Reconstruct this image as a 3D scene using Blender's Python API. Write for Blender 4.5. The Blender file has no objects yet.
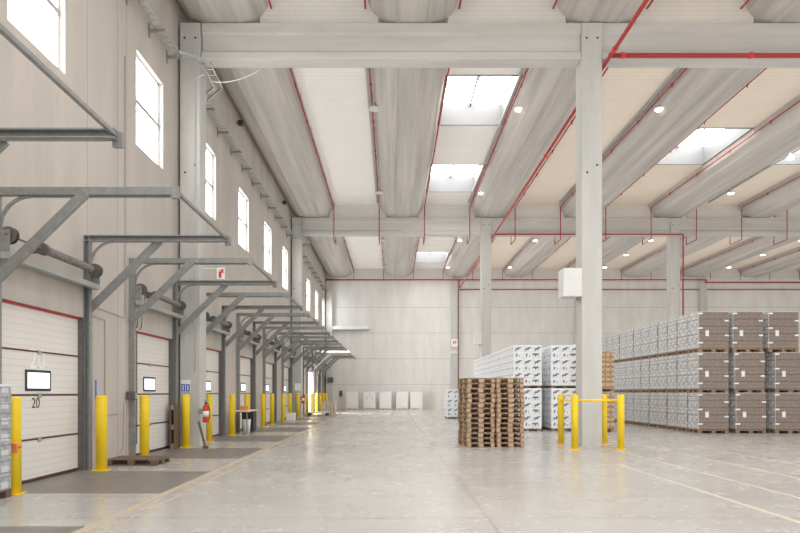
import bpy, bmesh, math, random
from mathutils import Vector, Matrix
random.seed(7)
PI = math.pi
SC = bpy.context.scene
COL = SC.collection
F = 610.0
CX, CY, CH = 392.0, 392.2, 1.6

# ------------------------------------------------------------------ materials
def new_mat(name):
    m = bpy.data.materials.new(name); m.use_nodes = True
    nt = m.node_tree; b = nt.nodes['Principled BSDF']
    return m, nt, b
def N(nt, t, **kw):
    n = nt.nodes.new(t)
    for k, v in kw.items(): setattr(n, k, v)
    return n
def mth(nt, op, a, b=None, c=None):
    n = N(nt, 'ShaderNodeMath', operation=op)
    for i, v in enumerate((a, b, c)):
        if v is None: continue
        if isinstance(v, (int, float)): n.inputs[i].default_value = v
        else: nt.links.new(v, n.inputs[i])
    return n.outputs[0]
def mixc(nt, fac, a, b, mode='MIX'):
    n = N(nt, 'ShaderNodeMix', data_type='RGBA', blend_type=mode)
    if isinstance(fac, (int, float)): n.inputs[0].default_value = fac
    else: nt.links.new(fac, n.inputs[0])
    for s, v in ((6, a), (7, b)):
        if isinstance(v, tuple): n.inputs[s].default_value = (*v, 1) if len(v) == 3 else v
        else: nt.links.new(v, n.inputs[s])
    return n.outputs[2]
def ramp(nt, v, lo, hi):
    n = N(nt, 'ShaderNodeMapRange'); n.inputs[1].default_value = lo; n.inputs[2].default_value = hi
    nt.links.new(v, n.inputs[0]); return n.outputs[0]
def coords(nt, scale=(1, 1, 1)):
    tc = N(nt, 'ShaderNodeTexCoord'); mp = N(nt, 'ShaderNodeMapping')
    mp.inputs['Scale'].default_value = scale
    nt.links.new(tc.outputs['Object'], mp.inputs['Vector']); return mp.outputs['Vector']
def noise(nt, vec, scale, detail=4, rough=0.55):
    n = N(nt, 'ShaderNodeTexNoise'); n.inputs['Scale'].default_value = scale
    n.inputs['Detail'].default_value = detail; n.inputs['Roughness'].default_value = rough
    nt.links.new(vec, n.inputs['Vector']); return n.outputs[0]
def xyz(nt):
    tc = N(nt, 'ShaderNodeTexCoord'); s = N(nt, 'ShaderNodeSeparateXYZ')
    nt.links.new(tc.outputs['Object'], s.inputs[0]); return s.outputs
def plain(name, col, rough=0.5, metal=0.0, var=0.08, scale=6.0):
    m, nt, b = new_mat(name)
    v = noise(nt, coords(nt), scale)
    d = tuple(c * (1 - var) for c in col); l = tuple(min(1, c * (1 + var)) for c in col)
    nt.links.new(mixc(nt, ramp(nt, v, .3, .7), d, l), b.inputs['Base Color'])
    b.inputs['Roughness'].default_value = rough; b.inputs['Metallic'].default_value = metal
    return m
def emis(name, col, s):
    m, nt, b = new_mat(name)
    b.inputs['Base Color'].default_value = (*col, 1)
    b.inputs['Emission Color'].default_value = (*col, 1); b.inputs['Emission Strength'].default_value = s
    return m
def near_line(nt, coord, at, half):      # 1 on a thin line where coord is near `at`
    return mth(nt, 'LESS_THAN', mth(nt, 'ABSOLUTE', mth(nt, 'SUBTRACT', coord, at)), half)
def concrete(name, col, streak=(1, 1, 1), var=.16, extra=None, rough=.75, fine=.06):
    m, nt, b = new_mat(name)
    big = noise(nt, coords(nt, streak), .9, 6, .6)
    sm = noise(nt, coords(nt, tuple(s * 3 for s in streak)), 4.0, 5, .65)
    d = tuple(c * (1 - var) for c in col); l = tuple(min(1, c * (1 + var)) for c in col)
    c = mixc(nt, ramp(nt, big, .3, .7), d, l)
    c = mixc(nt, mth(nt, 'MULTIPLY', ramp(nt, sm, .52, .75), .35), c, tuple(x * .72 for x in col))
    if extra: c = extra(nt, c)
    nt.links.new(c, b.inputs['Base Color'])
    b.inputs['Roughness'].default_value = rough
    bp = N(nt, 'ShaderNodeBump'); bp.inputs['Strength'].default_value = fine * 2; bp.inputs['Distance'].default_value = .02
    nt.links.new(sm, bp.inputs['Height']); nt.links.new(bp.outputs[0], b.inputs['Normal'])
    return m

PITCH, DY0 = 5.05, 11.05                 # dock door spacing and the centre of the first full one
def wall_joints(nt, c):
    s = xyz(nt)
    y = mth(nt, 'MODULO', mth(nt, 'ADD', mth(nt, 'SUBTRACT', s[1], DY0), PITCH * 6), PITCH)
    line = near_line(nt, y, 1.56, .012)
    for a in (2.95, 3.42): line = mth(nt, 'MAXIMUM', line, near_line(nt, y, a, .014))
    up = mth(nt, 'MULTIPLY', line, .55)
    band = mth(nt, 'MULTIPLY', mth(nt, 'MULTIPLY', mth(nt, 'GREATER_THAN', y, 1.56), mth(nt, 'LESS_THAN', y, 2.95)), .1)
    c = mixc(nt, band, c, (.36, .34, .32))
    return mixc(nt, up, c, (.16, .14, .12))
def far_joints(nt, c):
    s = xyz(nt)
    z = mth(nt, 'MODULO', mth(nt, 'ADD', s[2], .13), 2.44)
    c = mixc(nt, mth(nt, 'MULTIPLY', near_line(nt, z, .025, .03), .45), c, (.25, .24, .22))
    z2 = mth(nt, 'MODULO', mth(nt, 'ADD', s[2], 1.1), 2.44)
    return mixc(nt, mth(nt, 'MULTIPLY', near_line(nt, z2, .02, .015), .18), c, (.3, .29, .27))
M = {}
M['wall'] = concrete('wall concrete', (.475, .43, .385), (1, 1.6, .25), .10, wall_joints)
M['far'] = concrete('end wall concrete', (.69, .68, .65), (1.5, 1, .35), .09, far_joints)
M['column'] = concrete('column concrete', (.49, .485, .46), (2.2, 2.2, .35), .10)
M['beam'] = concrete('beam concrete', (.50, .485, .455), (.3, 2, 2), .14)
M['hull'] = concrete('roof beam concrete', (.44, .41, .375), (2.6, .12, 2.6), .26)
def ceil_lines_warm_light(nt, c):
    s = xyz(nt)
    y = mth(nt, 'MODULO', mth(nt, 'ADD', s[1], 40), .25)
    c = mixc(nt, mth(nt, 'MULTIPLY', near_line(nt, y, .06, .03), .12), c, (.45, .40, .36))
    return mixc(nt, mth(nt, 'GREATER_THAN', s[0], 5.9), c, (1.0, .90, .80), 'MULTIPLY')  # warm light on the right-hand panels, painted into their colour
M['ceil'] = concrete('ceiling panel', (.82, .79, .74), (1, 1, 1), .03, ceil_lines_warm_light, .6, 0)
def lintel_lines(nt, c):
    z = mth(nt, 'MODULO', xyz(nt)[2], .13)
    return mixc(nt, mth(nt, 'MULTIPLY', near_line(nt, z, .06, .02), .22), c, (.38, .36, .33))
M['lintel'] = concrete('ribbed closing panel', (.66, .63, .58), (1, 1, 1), .04, lintel_lines, .6, 0)

def floor_mat():
    m, nt, b = new_mat('polished concrete floor')
    big = noise(nt, coords(nt, (.5, .5, 1)), .35, 6, .65)
    mid = noise(nt, coords(nt, (1, 1, 1)), 1.6, 8, .7)
    sm = noise(nt, coords(nt, (2.6, .8, 1)), 5.0, 6, .7)
    c = mixc(nt, ramp(nt, big, .3, .7), (.33, .315, .295), (.47, .455, .43))
    c = mixc(nt, mth(nt, 'MULTIPLY', ramp(nt, mid, .45, .8), .35), c, (.30, .28, .26))
    c = mixc(nt, mth(nt, 'MULTIPLY', ramp(nt, sm, .45, .8), .12), c, (.30, .285, .26))
    s = xyz(nt)
    ln = near_line(nt, s[0], 1.22, .014)
    for xx in (-10, 12.9, 24.6): ln = mth(nt, 'MAXIMUM', ln, near_line(nt, s[0], xx, .012))
    for yy in (7.75, 9.38, 12.9, 17.9, 24.5, 31.2, 37.9, 47.9): ln = mth(nt, 'MAXIMUM', ln, near_line(nt, s[1], yy, .02))
    br = ramp(nt, noise(nt, coords(nt), .8, 3), .35, .6)
    c = mixc(nt, mth(nt, 'MULTIPLY', mth(nt, 'MULTIPLY', ln, mth(nt, 'ADD', mth(nt, 'MULTIPLY', br, .6), .4)), .7), c, (.16, .14, .12))
    st = ramp(nt, noise(nt, coords(nt, (.25, .5, 1)), 1.1, 5, .6),   .5, .8)       # brownish stains
    c = mixc(nt, mth(nt, 'MULTIPLY', st, .3), c, (.34, .27, .2))
    nt.links.new(c, b.inputs['Base Color'])
    r = N(nt, 'ShaderNodeMapRange'); r.inputs[1].default_value = .3; r.inputs[2].default_value = .7
    r.inputs[3].default_value = .14; r.inputs[4].default_value = .34
    nt.links.new(mid, r.inputs[0]); nt.links.new(r.outputs[0], b.inputs['Roughness'])
    b.inputs['Specular IOR Level'].default_value = .5
    bp = N(nt, 'ShaderNodeBump'); bp.inputs['Strength'].default_value = .05; bp.inputs['Distance'].default_value = .02
    nt.links.new(mid, bp.inputs['Height']); nt.links.new(bp.outputs[0], b.inputs['Normal'])
    return m
M['floor'] = floor_mat()
def worn(name, col, lo, hi, base=(.5, .48, .45), a=.9):
    m, nt, b = new_mat(name)
    n = noise(nt, coords(nt), 3.0, 6, .7)
    nt.links.new(mixc(nt, mth(nt, 'MULTIPLY', ramp(nt, n, lo, hi), a), base, col), b.inputs['Base Color'])
    b.inputs['Roughness'].default_value = .45; return m
M['yline'] = worn('worn yellow floor paint', (.60, .48, .25), .40, .66, (.44, .42, .39), .7)
M['oline'] = worn('worn ochre floor paint', (.50, .36, .18), .35, .6, (.42, .38, .33), .75)
M['plate'] = plain('dark rubbed dock plate', (.155, .14, .128), .42, 0, .22, 3)
M['steel'] = plain('galvanised steel', (.25, .255, .25), .42, .35, .15, 9)
M['steel_dark'] = plain('dark steel', (.13, .12, .115), .45, .5, .15, 9)
M['steel_light'] = plain('bright galvanised steel', (.40, .41, .40), .4, .4, .1, 9)
M['spring'] = plain('grey spring steel', (.24, .225, .215), .5, .3, .2, 20)
M['red'] = plain('red pipe paint', (.33, .022, .022), .4, 0, .1, 4)
M['red2'] = plain('bright red enamel', (.60, .03, .03), .35, 0, .06, 4)
M['seam'] = plain('dark red door seam', (.10, .03, .03), .5, 0, .1, 4)
M['seam_top'] = plain('red rubber edge', (.42, .03, .025), .5, 0, .1, 4)
M['yellow'] = plain('yellow safety paint', (.90, .62, .01), .38, 0, .05, 5)
M['white'] = plain('white paint', (.82, .82, .81), .45, 0, .03, 5)
M['black'] = plain('black plastic', (.02, .02, .022), .5, 0, .1, 5)
M['blue'] = plain('blue sign film', (.03, .13, .50), .4, 0, .05, 5)
M['paper'] = plain('white paper', (.85, .85, .84), .7, 0, .03, 5)
M['orange'] = plain('orange tape', (.75, .22, .05), .6, 0, .1, 5)
M['hole'] = plain('dark socket', (.04, .035, .03), .8)
M['grey_box'] = plain('pale grey enclosure', (.66, .66, .65), .5, 0, .04, 5)
M['shaft'] = plain('pale shaft lining', (.16, .165, .17), .6, 0, .03, 5)
M['glass_day'] = emis('daylight glazing', (.95, .97, 1.0), 7.0)
M['sky_glass'] = emis('skylight glazing', (1.0, .975, .94), 8.5)
M['door_glass'] = emis('bright door glazing', (.80, .90, 1.0), 1.1)
M['day_open'] = emis('daylight outside', (1.0, .98, .95), 30.0)
M['lamp'] = emis('lamp lens', (1.0, .84, .58), 14.0)
M['lamp_off'] = plain('unlit lamp lens', (.55, .55, .53), .3)
def door_mat():
    m, nt, b = new_mat('white ribbed door panel')
    s = xyz(nt)
    z = mth(nt, 'MODULO', mth(nt, 'ADD', s[2], 10), .12)
    c = mixc(nt, mth(nt, 'MULTIPLY', near_line(nt, z, .05, .008), .30), (.74, .71, .66), (.4, .38, .36))
    g = noise(nt, coords(nt), 1.5, 4)
    c = mixc(nt, mth(nt, 'MULTIPLY', ramp(nt, g, .5, .75), .2), c, (.55, .5, .45))
    nt.links.new(c, b.inputs['Base Color']); b.inputs['Roughness'].default_value = .45; return m
M['door'] = door_mat()
def wood(name, a, bb, d):
    m, nt, b = new_mat(name)
    oi = N(nt, 'ShaderNodeObjectInfo')
    n = noise(nt, coords(nt, (5, 5, 5)), 3, 6, .7)
    c = mixc(nt, ramp(nt, n, .3, .7), a, bb)
    c = mixc(nt, mth(nt, 'MULTIPLY', oi.outputs['Random'], .6), c, d)
    nt.links.new(c, b.inputs['Base Color']); b.inputs['Roughness'].default_value = .8; return m
M['wood'] = wood('pallet wood', (.22, .135, .08), (.42, .29, .18), (.16, .105, .07))
M['wood_block'] = wood('pallet block wood', (.40, .25, .14), (.66, .47, .29), (.30, .19, .12))
M['wood_dark'] = wood('old dark wood', (.10, .06, .04), (.20, .13, .085), (.08, .05, .035))
M['wood_light'] = wood('pale fresh wood', (.72, .58, .42), (.85, .74, .58), (.65, .52, .4))
M['wrap_white'] = plain('white paper sack', (.86, .885, .91), .35, 0, .06, 7)
M['print'] = plain('dark printed mark', (.14, .16, .20), .5, 0, .3, 9)
M['print_red'] = plain('red printed mark', (.30, .07, .05), .5, 0, .3, 9)
def carton(name, base, alt, dot, cell=(.095, .145), silver=False):
    m, nt, b = new_mat(name)
    s = xyz(nt)
    u = mth(nt, 'ADD', s[0], s[1])
    fu = mth(nt, 'MODULO', mth(nt, 'ADD', u, 20), cell[0]); fz = mth(nt, 'MODULO', mth(nt, 'ADD', s[2], 10), cell[1])
    du = mth(nt, 'ABSOLUTE', mth(nt, 'SUBTRACT', fu, cell[0] / 2)); dz = mth(nt, 'ABSOLUTE', mth(nt, 'SUBTRACT', fz, cell[1] / 2))
    wn = N(nt, 'ShaderNodeTexVoronoi'); wn.inputs['Scale'].default_value = 9
    tc = N(nt, 'ShaderNodeTexCoord'); nt.links.new(tc.outputs['Object'], wn.inputs['Vector'])
    n = noise(nt, coords(nt), 11, 4, .7)
    c = mixc(nt, ramp(nt, n, .38, .62), base, alt)
    inside = mth(nt, 'MULTIPLY', mth(nt, 'LESS_THAN', du, cell[0] * .28), mth(nt, 'LESS_THAN', dz, cell[1] * .2))
    c = mixc(nt, mth(nt, 'MULTIPLY', inside, .75), c, dot)
    seam = mth(nt, 'GREATER_THAN', dz, cell[1] * .45)
    c = mixc(nt, mth(nt, 'MULTIPLY', seam, .5), c, (.10, .09, .08))
    nt.links.new(c, b.inputs['Base Color'])
    b.inputs['Roughness'].default_value = .3 if silver else .45
    return m
M['carton_front'] = carton('brown grey tray wall', (.15, .13, .115), (.25, .225, .20), (.33, .15, .08))
M['carton_side'] = carton('silver wrapped tray wall', (.46, .46, .46), (.74, .74, .75), (.13, .12, .12), (.12, .18), True)
M['carton_gold'] = carton('kraft tray wall', (.24, .14, .06), (.50, .33, .17), (.66, .50, .32), (.2, .2))
M['film'] = plain('shrink film sheen', (.75, .76, .77), .2, 0, .05, 12)
M['grey_wrap'] = carton('grey wrapped trays', (.24, .26, .27), (.42, .44, .46), (.65, .67, .69), (.3, .24), True)

# ------------------------------------------------------------------ mesh helpers
def bx(bm, x0, x1, y0, y1, z0, z1, mi=0):
    v = [bm.verts.new(p) for p in ((x0,y0,z0),(x1,y0,z0),(x1,y1,z0),(x0,y1,z0),(x0,y0,z1),(x1,y0,z1),(x1,y1,z1),(x0,y1,z1))]
    for q in ((3,2,1,0),(4,5,6,7),(0,1,5,4),(1,2,6,5),(2,3,7,6),(3,0,4,7)):
        f = bm.faces.new([v[i] for i in q]); f.material_index = mi
    return v
def bbx(bm, x0, x1, y0, y1, z0, z1, r, seg=1, mi=0):      # box with rounded edges
    t = bmesh.new(); bx(t, x0, x1, y0, y1, z0, z1)
    bmesh.ops.bevel(t, geom=t.edges[:], offset=r, segments=seg, affect='EDGES', profile=.6)
    vm = {}
    for v in t.verts: vm[v] = bm.verts.new(v.co)
    for f in t.faces:
        g = bm.faces.new([vm[v] for v in f.verts]); g.material_index = mi
    t.free()
def tube(bm, pts, r, n=10, cap=True, mi=0):
    pts = [Vector(p) for p in pts]; rings = []
    for i, p in enumerate(pts):
        if i == 0: d = pts[1] - p
        elif i == len(pts) - 1: d = p - pts[i - 1]
        else: d = (pts[i + 1] - p).normalized() + (p - pts[i - 1]).normalized()
        d.normalize()
        a = Vector((0, 0, 1)) if abs(d.z) < .9 else Vector((1, 0, 0))
        u = d.cross(a).normalized(); w = d.cross(u).normalized()
        rr = r
        if 0 < i < len(pts) - 1:
            c = max(.35, d.dot((p - pts[i - 1]).normalized())); rr = r / c if c > .9 else r * 1.1
        rings.append([bm.verts.new(p + (u * math.cos(2*PI*k/n) + w * math.sin(2*PI*k/n)) * rr) for k in range(n)])
    for a, b in zip(rings, rings[1:]):
        for k in range(n):
            f = bm.faces.new((a[k], a[(k+1) % n], b[(k+1) % n], b[k])); f.smooth = True; f.material_index = mi
    if cap:
        bm.faces.new(rings[0][::-1]).material_index = mi; bm.faces.new(rings[-1]).material_index = mi
def bar(bm, p, q, w, h, up=(0, 0, 1)):                     # rectangular bar from p to q
    p, q = Vector(p), Vector(q); d = (q - p).normalized(); u = d.cross(Vector(up)).normalized(); v = u.cross(d).normalized()
    c = [(-1,-1),(1,-1),(1,1),(-1,1)]
    A = [bm.verts.new(p + u*a*w/2 + v*b*h/2) for a, b in c]; B = [bm.verts.new(q + u*a*w/2 + v*b*h/2) for a, b in c]
    for k in range(4): bm.faces.new((A[k], A[(k+1)%4], B[(k+1)%4], B[k]))
    bm.faces.new(A[::-1]); bm.faces.new(B)
def prism(bm, prof, y0, y1, axis='y', cap=True, smooth=False):        # closed profile swept along an axis
    def P(a, b, t):
        return {'y': (a, t, b), 'x': (t, a, b), 'z': (a, b, t)}[axis]
    A = [bm.verts.new(P(a, b, y0)) for a, b in prof]; B = [bm.verts.new(P(a, b, y1)) for a, b in prof]; n = len(prof)
    for k in range(n):
        f = bm.faces.new((A[k], A[(k+1) % n], B[(k+1) % n], B[k])); f.smooth = smooth
    if cap: bm.faces.new(A[::-1]); bm.faces.new(B)
def lathe(bm, prof, cx=0, cy=0, n=20, mi=0):               # prof: (r, z) from bottom to top
    rings = []
    for r, z in prof:
        rings.append([bm.verts.new((cx + r*math.cos(2*PI*k/n), cy + r*math.sin(2*PI*k/n), z)) for k in range(n)])
    for a, b in zip(rings, rings[1:]):
        for k in range(n):
            f = bm.faces.new((a[k], a[(k+1) % n], b[(k+1) % n], b[k])); f.smooth = True; f.material_index = mi
    bm.faces.new(rings[0][::-1]).material_index = mi; bm.faces.new(rings[-1]).material_index = mi
def obj(name, bm, mats, parent=None, loc=None):
    bmesh.ops.recalc_face_normals(bm, faces=bm.faces[:])
    me = bpy.data.meshes.new(name); bm.to_mesh(me); bm.free()
    for m in (mats if isinstance(mats, (list, tuple)) else [mats]): me.materials.append(M[m])
    o = bpy.data.objects.new(name, me); COL.objects.link(o)
    if parent: o.parent = parent
    if loc: o.location = loc
    return o
def mk(name, mats, fn, parent=None, loc=None):
    bm = bmesh.new(); fn(bm); return obj(name, bm, mats, parent, loc)
def tag(o, label, cat, group=None):
    o['label'] = label; o['category'] = cat
    if group: o['group'] = group
    return o
def struct(name, mats, fn, label=None, parent=None):
    o = mk(name, mats, fn, parent)
    o['kind'] = 'structure'
    if label: o['label'] = label
    return o
def thing(name, label, cat, loc=(0, 0, 0), rz=0, group=None):
    o = bpy.data.objects.new(name, None); COL.objects.link(o); o.empty_display_size = .2
    o.location = loc; o.rotation_euler = (0, 0, rz)
    return tag(o, label, cat, group)
def dup(src, loc, rz=0, label=None, group=None):
    r = src.copy(); COL.objects.link(r); r.location = loc; r.rotation_euler = (0, 0, rz)
    if label: r['label'] = label
    if group: r['group'] = group
    for ch in src.children:
        c = ch.copy(); COL.objects.link(c); c.parent = r
        for g in ch.children:
            d = g.copy(); COL.objects.link(d); d.parent = c
    return r
ORD = ['first','second','third','fourth','fifth','sixth','seventh','eighth','ninth','tenth','eleventh','twelfth','thirteenth','fourteenth','fifteenth','sixteenth','seventeenth','eighteenth','nineteenth','twentieth']

# ------------------------------------------------------------------ setting
WX = -6.3                                # inner face of the dock wall
Y1, Y2, Y3 = 17.9, 37.9, 57.9            # cross beam rows, end wall
XR = 47.0
YB = -8.0
struct('floor', 'floor', lambda b: bx(b, WX - .32, XR, YB, Y3 + .3, -.2, 0), 'polished pale grey concrete warehouse floor')
doors = [DY0 + PITCH * k for k in range(-2, 10) if DY0 + PITCH * k < 57]
wins = [5.85 + 5.03 * k for k in range(-1, 11) if 5.85 + 5.03 * k < 57]
WZ0, WZ1, DZ = 7.72, 10.07, 3.12
def wall_left(b):
    ys = [YB]
    cuts = []
    for c in doors: cuts.append((c - 1.4, c + 1.4, 0, DZ))
    for c in wins: cuts.append((c - .88, c + .88, WZ0, WZ1))
    edges = sorted({YB, Y3 + .3} | {v for a in cuts for v in a[:2]})
    for y0, y1 in zip(edges, edges[1:]):
        m = (y0 + y1) / 2
        holes = sorted((c[2], c[3]) for c in cuts if c[0] < m < c[1])
        z = 0
        for a, c in holes:
            if a > z: bx(b, WX - .3, WX, y0, y1, z, a)
            z = c
        bx(b, WX - .3, WX, y0, y1, z, 13.6)
struct('wall_left', 'wall', wall_left, 'beige grey precast concrete wall with dock doors')
struct('wall_far', 'far', lambda b: bx(b, WX - .3, XR, Y3, Y3 + .3, 0, 13.6), 'pale concrete end wall with horizontal panel joints')
struct('wall_right', 'far', lambda b: bx(b, XR, XR + .3, YB, Y3 + .3, 0, 13.6), 'pale concrete wall on the far right')

# roof: hull-shaped long beams, flat panels between them, skylights
HP, HC0 = 5.58, .62
HULL = [(-1.37, .85), (-1.22, .46), (-.95, .17), (-.46, .0), (-.42, -.0), (-.40, .025), (.40, .025), (.42, 0), (.46, .0), (.95, .17), (1.22, .46), (1.37, .85)]
PROF = HULL + [(1.30, .92), (-1.30, .92)]
hull_x = [HC0 + HP * j for j in range(-1, 9)]
CE = {0: (YB, 0), }
bays = [(-2.0, Y1 + .27, 'near'), (Y1 + .3, Y2 + .27, 'middle'), (Y2 + .3, Y3, 'far')]
pos = ['beside the dock wall', 'above the open aisle', 'right of the aisle'] + [ORD[k] + ' from the dock wall' for k in range(3, 12)]
for j, x in enumerate(hull_x):
    for (a, c, nm) in bays:
        struct('roof_beam', 'hull', lambda b: prism(b, [(x + p, 12.47 + q) for p, q in PROF], a, c),
               'grey hull-shaped concrete roof beam, %s bay, %s' % (nm, pos[j]))
SKY = {}                                  # panel index -> skylight (y0, y1)
pan_x = [HC0 + HP * (j + .5) for j in range(-1, 8)]
for i in range(len(pan_x)): SKY[i] = []
SKY[1] = [(22.5, 26.7), (31.3, 35.6), (42.0, 46.2), (50.9, 55.1)]
SKY[3] = [(27.0, 31.3)]; SKY[4] = [(27.0, 31.3)]; SKY[5] = [(27.0, 31.3)]; SKY[7] = [(27, 31.3)]  # last two lie out of view, added for even lighting
for i in (0, 1, 2, 3, 4, 5): SKY[i] = [(0.5, 5.0), (8.0, 12.5)] + SKY[i]  # unseen near-bay skylights, added to light the hall
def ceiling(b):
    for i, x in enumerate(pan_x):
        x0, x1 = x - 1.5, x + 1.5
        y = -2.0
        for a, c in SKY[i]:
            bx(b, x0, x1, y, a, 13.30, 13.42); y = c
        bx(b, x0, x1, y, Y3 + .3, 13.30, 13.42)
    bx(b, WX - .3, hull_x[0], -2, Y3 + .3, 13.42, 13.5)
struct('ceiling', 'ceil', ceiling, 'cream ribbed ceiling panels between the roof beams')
def lintels(b):
    for yy in (Y1, Y2, Y3 - .35):
        for i, x in enumerate(pan_x):
            bx(b, x - 1.75, x + 1.75, yy + .22, yy + .32, 12.44, 13.3)
struct('trim_1', 'lintel', lintels, 'ribbed closing panels above the cross beams')
for i, x in enumerate(pan_x):
    for k, (a, c) in enumerate(SKY[i]):
        def shaft(b):
            for q in ((x-1.46, x-1.36), (x+1.36, x+1.46)): bx(b, q[0], q[1], a, c, 13.28, 14.25)
            for q in ((a-.02, a+.06), (c-.06, c+.02)): bx(b, x-1.46, x+1.46, q[0], q[1], 13.28, 14.25)
        s = struct('skylight', 'shaft', shaft, 'white-lined roof skylight, %s along panel %s' % (ORD[k], ORD[i]))
        g = mk('glazing', 'sky_glass', lambda b: bx(b, x-1.4, x+1.4, a, c, 14.2, 14.24), s)
        def fr(b):
            bx(b, x-.03, x+.03, a, c, 14.08, 14.19); 
            for yy in (a + .62,): bx(b, x-1.36, x+1.36, yy-.05, yy+.05, 14.02, 14.16)
            bx(b, x-.7, x-.66, a+.5, a+.74, 13.9, 14.16); bx(b, x+.66, x+.7, a+.5, a+.74, 13.9, 14.16)
            bar(b, (x, a+.62, 14.0), (x, a+1.5, 13.85), .05, .05)
        mk('frame', 'steel_dark', fr, s)

# cross beams (I section) and columns
def ibeam(b, x0, x1, y):
    prof = [(y+.02, 11.40), (y+.5, 11.40), (y+.52, 11.43), (y+.52, 11.60), (y+.42, 11.68), (y+.42, 12.14), (y+.5, 12.2), (y+.5, 12.46),
            (y+.02, 12.46), (y+.02, 12.2), (y+.10, 12.14), (y+.10, 11.68), (y, 11.60), (y, 11.43)]
    prism(b, prof, x0, x1, 'x')
CW = .6
cols_x = [5.87, 17.62, 29.37, 41.1]
segs = [(-5.6, 5.56), (6.18, 17.31), (17.93, 29.06), (29.68, 40.8)]
sn = ['dock wall to first column', 'first to second column row', 'second to third column row', 'third column row onward']
for r, (yy, nm) in enumerate(((Y1, 'near'), (Y2, 'middle'))):
    for k, (a, c) in enumerate(segs):
        struct('cross_beam', 'beam', lambda b: ibeam(b, a, c, yy + .03), '%s concrete cross beam, %s' % (nm, sn[k]))
def column(b, x0, x1, y0, y1, z1, c=.02):
    prism(b, [(x0+c, y0), (x1-c, y0), (x1, y0+c), (x1, y1-c), (x1-c, y1), (x0+c, y1), (x0, y1-c), (x0, y0+c)], 0, z1, 'z')
def add_col(x, y, label, w=CW, z=12.44, holes=True):
    o = struct('column', 'column', lambda b: column(b, x-w/2, x+w/2, y, y+CW, z), label)
    if holes:
        for dx, zz in ((-.16, 12.0), (.16, 12.0), (-.14, 8.05), (.15, 8.27)):
            def h(b):
                n = 12; ring = [b.verts.new((x+dx+.035*math.cos(2*PI*k/n), y-.003, zz+.035*math.sin(2*PI*k/n))) for k in range(n)]
                r2 = [b.verts.new((v.co.x, y+.02, v.co.z)) for v in ring]
                b.faces.new(ring)
                for k in range(n): b.faces.new((ring[k], ring[(k+1)%n], r2[(k+1)%n], r2[k]))
            mk('socket_hole', 'hole', h, o)
    return o
for yy, nm in ((Y1, 'near'), (Y2, 'middle')):
    for k, x in enumerate(cols_x):
        if nm == 'near' and k > 1: continue
        add_col(x, yy, ['square concrete column in the aisle, ring of yellow bollards at its foot', 'square concrete column in the nearest row, behind the silver block'][k] if nm == 'near' else
                'square concrete column under the middle cross beam, %s of that row' % ORD[k])
    add_col(-5.93, yy, '%s concrete column against the dock wall' % nm, .6)
for k, x in enumerate([-5.93] + cols_x):
    add_col(x, Y3 - .5, 'concrete pilaster on the end wall, %s from the dock side' % ORD[k], .6, 12.2, False)

# windows of the dock wall
for k, c in enumerate(wins):
    y0, y1 = c - .88, c + .88
    w = struct('window_%d' % (k+1), 'white', lambda b: [bx(b, WX-.2, WX-.12, y0, y0+.07, WZ0, WZ1), bx(b, WX-.2, WX-.12, y1-.07, y1, WZ0, WZ1),
        bx(b, WX-.2, WX-.12, y0, y1, WZ0, WZ0+.07), bx(b, WX-.2, WX-.12, y0, y1, WZ1-.07, WZ1)], 'tall bright window high in the dock wall, %s along' % ORD[k])
    mk('pane', 'glass_day', lambda b: bx(b, WX-.22, WX-.17, y0+.02, y1-.02, WZ0+.02, WZ1-.02), w)
    mk('mullion', 'steel_light', lambda b: bx(b, WX-.2, WX-.1, y0, y1, 8.85, 8.95), w)

# dock doors
OPEN = 9                                   # index of the raised door
SEC = [.05, .76, 1.55, 2.33, DZ]
for k, c in enumerate(doors):
    y0, y1 = c - 1.4, c + 1.4
    if k == OPEN:
        def leaf(b):
            for q in range(4): bx(b, -6.1 + q*.72, -6.1 + q*.72 + .7, y0+.02, y1-.02, 4.70, 4.75)
        d = struct('door_%d' % (k+1), 'door', leaf, 'dock door raised open with daylight behind')
        mk('daylight', 'day_open', lambda b: bx(b, WX-.9, WX-.88, y0-.3, y1+.3, 0, DZ+.1), d)
        continue
    def leaf(b):
        for a, e in zip(SEC, SEC[1:]): bbx(b, WX-.14, WX-.10, y0, y1, a+.012, e-.012, .008)
    d = struct('door_%d' % (k+1), 'door', leaf, 'white sectional dock door, %s along the wall' % ORD[k])
    def seams(b):
        for a in SEC[:-1]: bx(b, WX-.14, WX-.093, y0, y1, a-.016, a+.016)
    mk('seam', 'seam', seams, d)
    mk('top_seal', 'seam_top', lambda b: bx(b, WX-.12, WX-.06, y0, y1, DZ-.04, DZ), d)
    mk('bottom_seal', 'black', lambda b: bx(b, WX-.14, WX-.10, y0, y1, 0, .05), d)
    wy0, wy1 = c - .42, c + .38
    def wf(b):
        bbx(b, WX-.105, WX-.085, wy0, wy1, 1.62, 2.0, .008)
    wfm = mk('window_frame', 'black', wf, d)
    mk('pane', 'door_glass', lambda b: bbx(b, WX-.09, WX-.078, wy0+.06, wy1-.06, 1.67, 1.95, .004), wfm)
    for a in SEC[1:]:
        mk('hinge', 'steel_light', lambda b: bbx(b, WX-.10, WX-.07, c-.04, c+.05, a-.05, a+.03, .008), d)
    for s in (y0, y1):
        mk('jamb_seal', 'steel_dark', lambda b: bx(b, WX-.1, WX-.0, s-.03, s+.03, 0, DZ), d)
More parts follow.
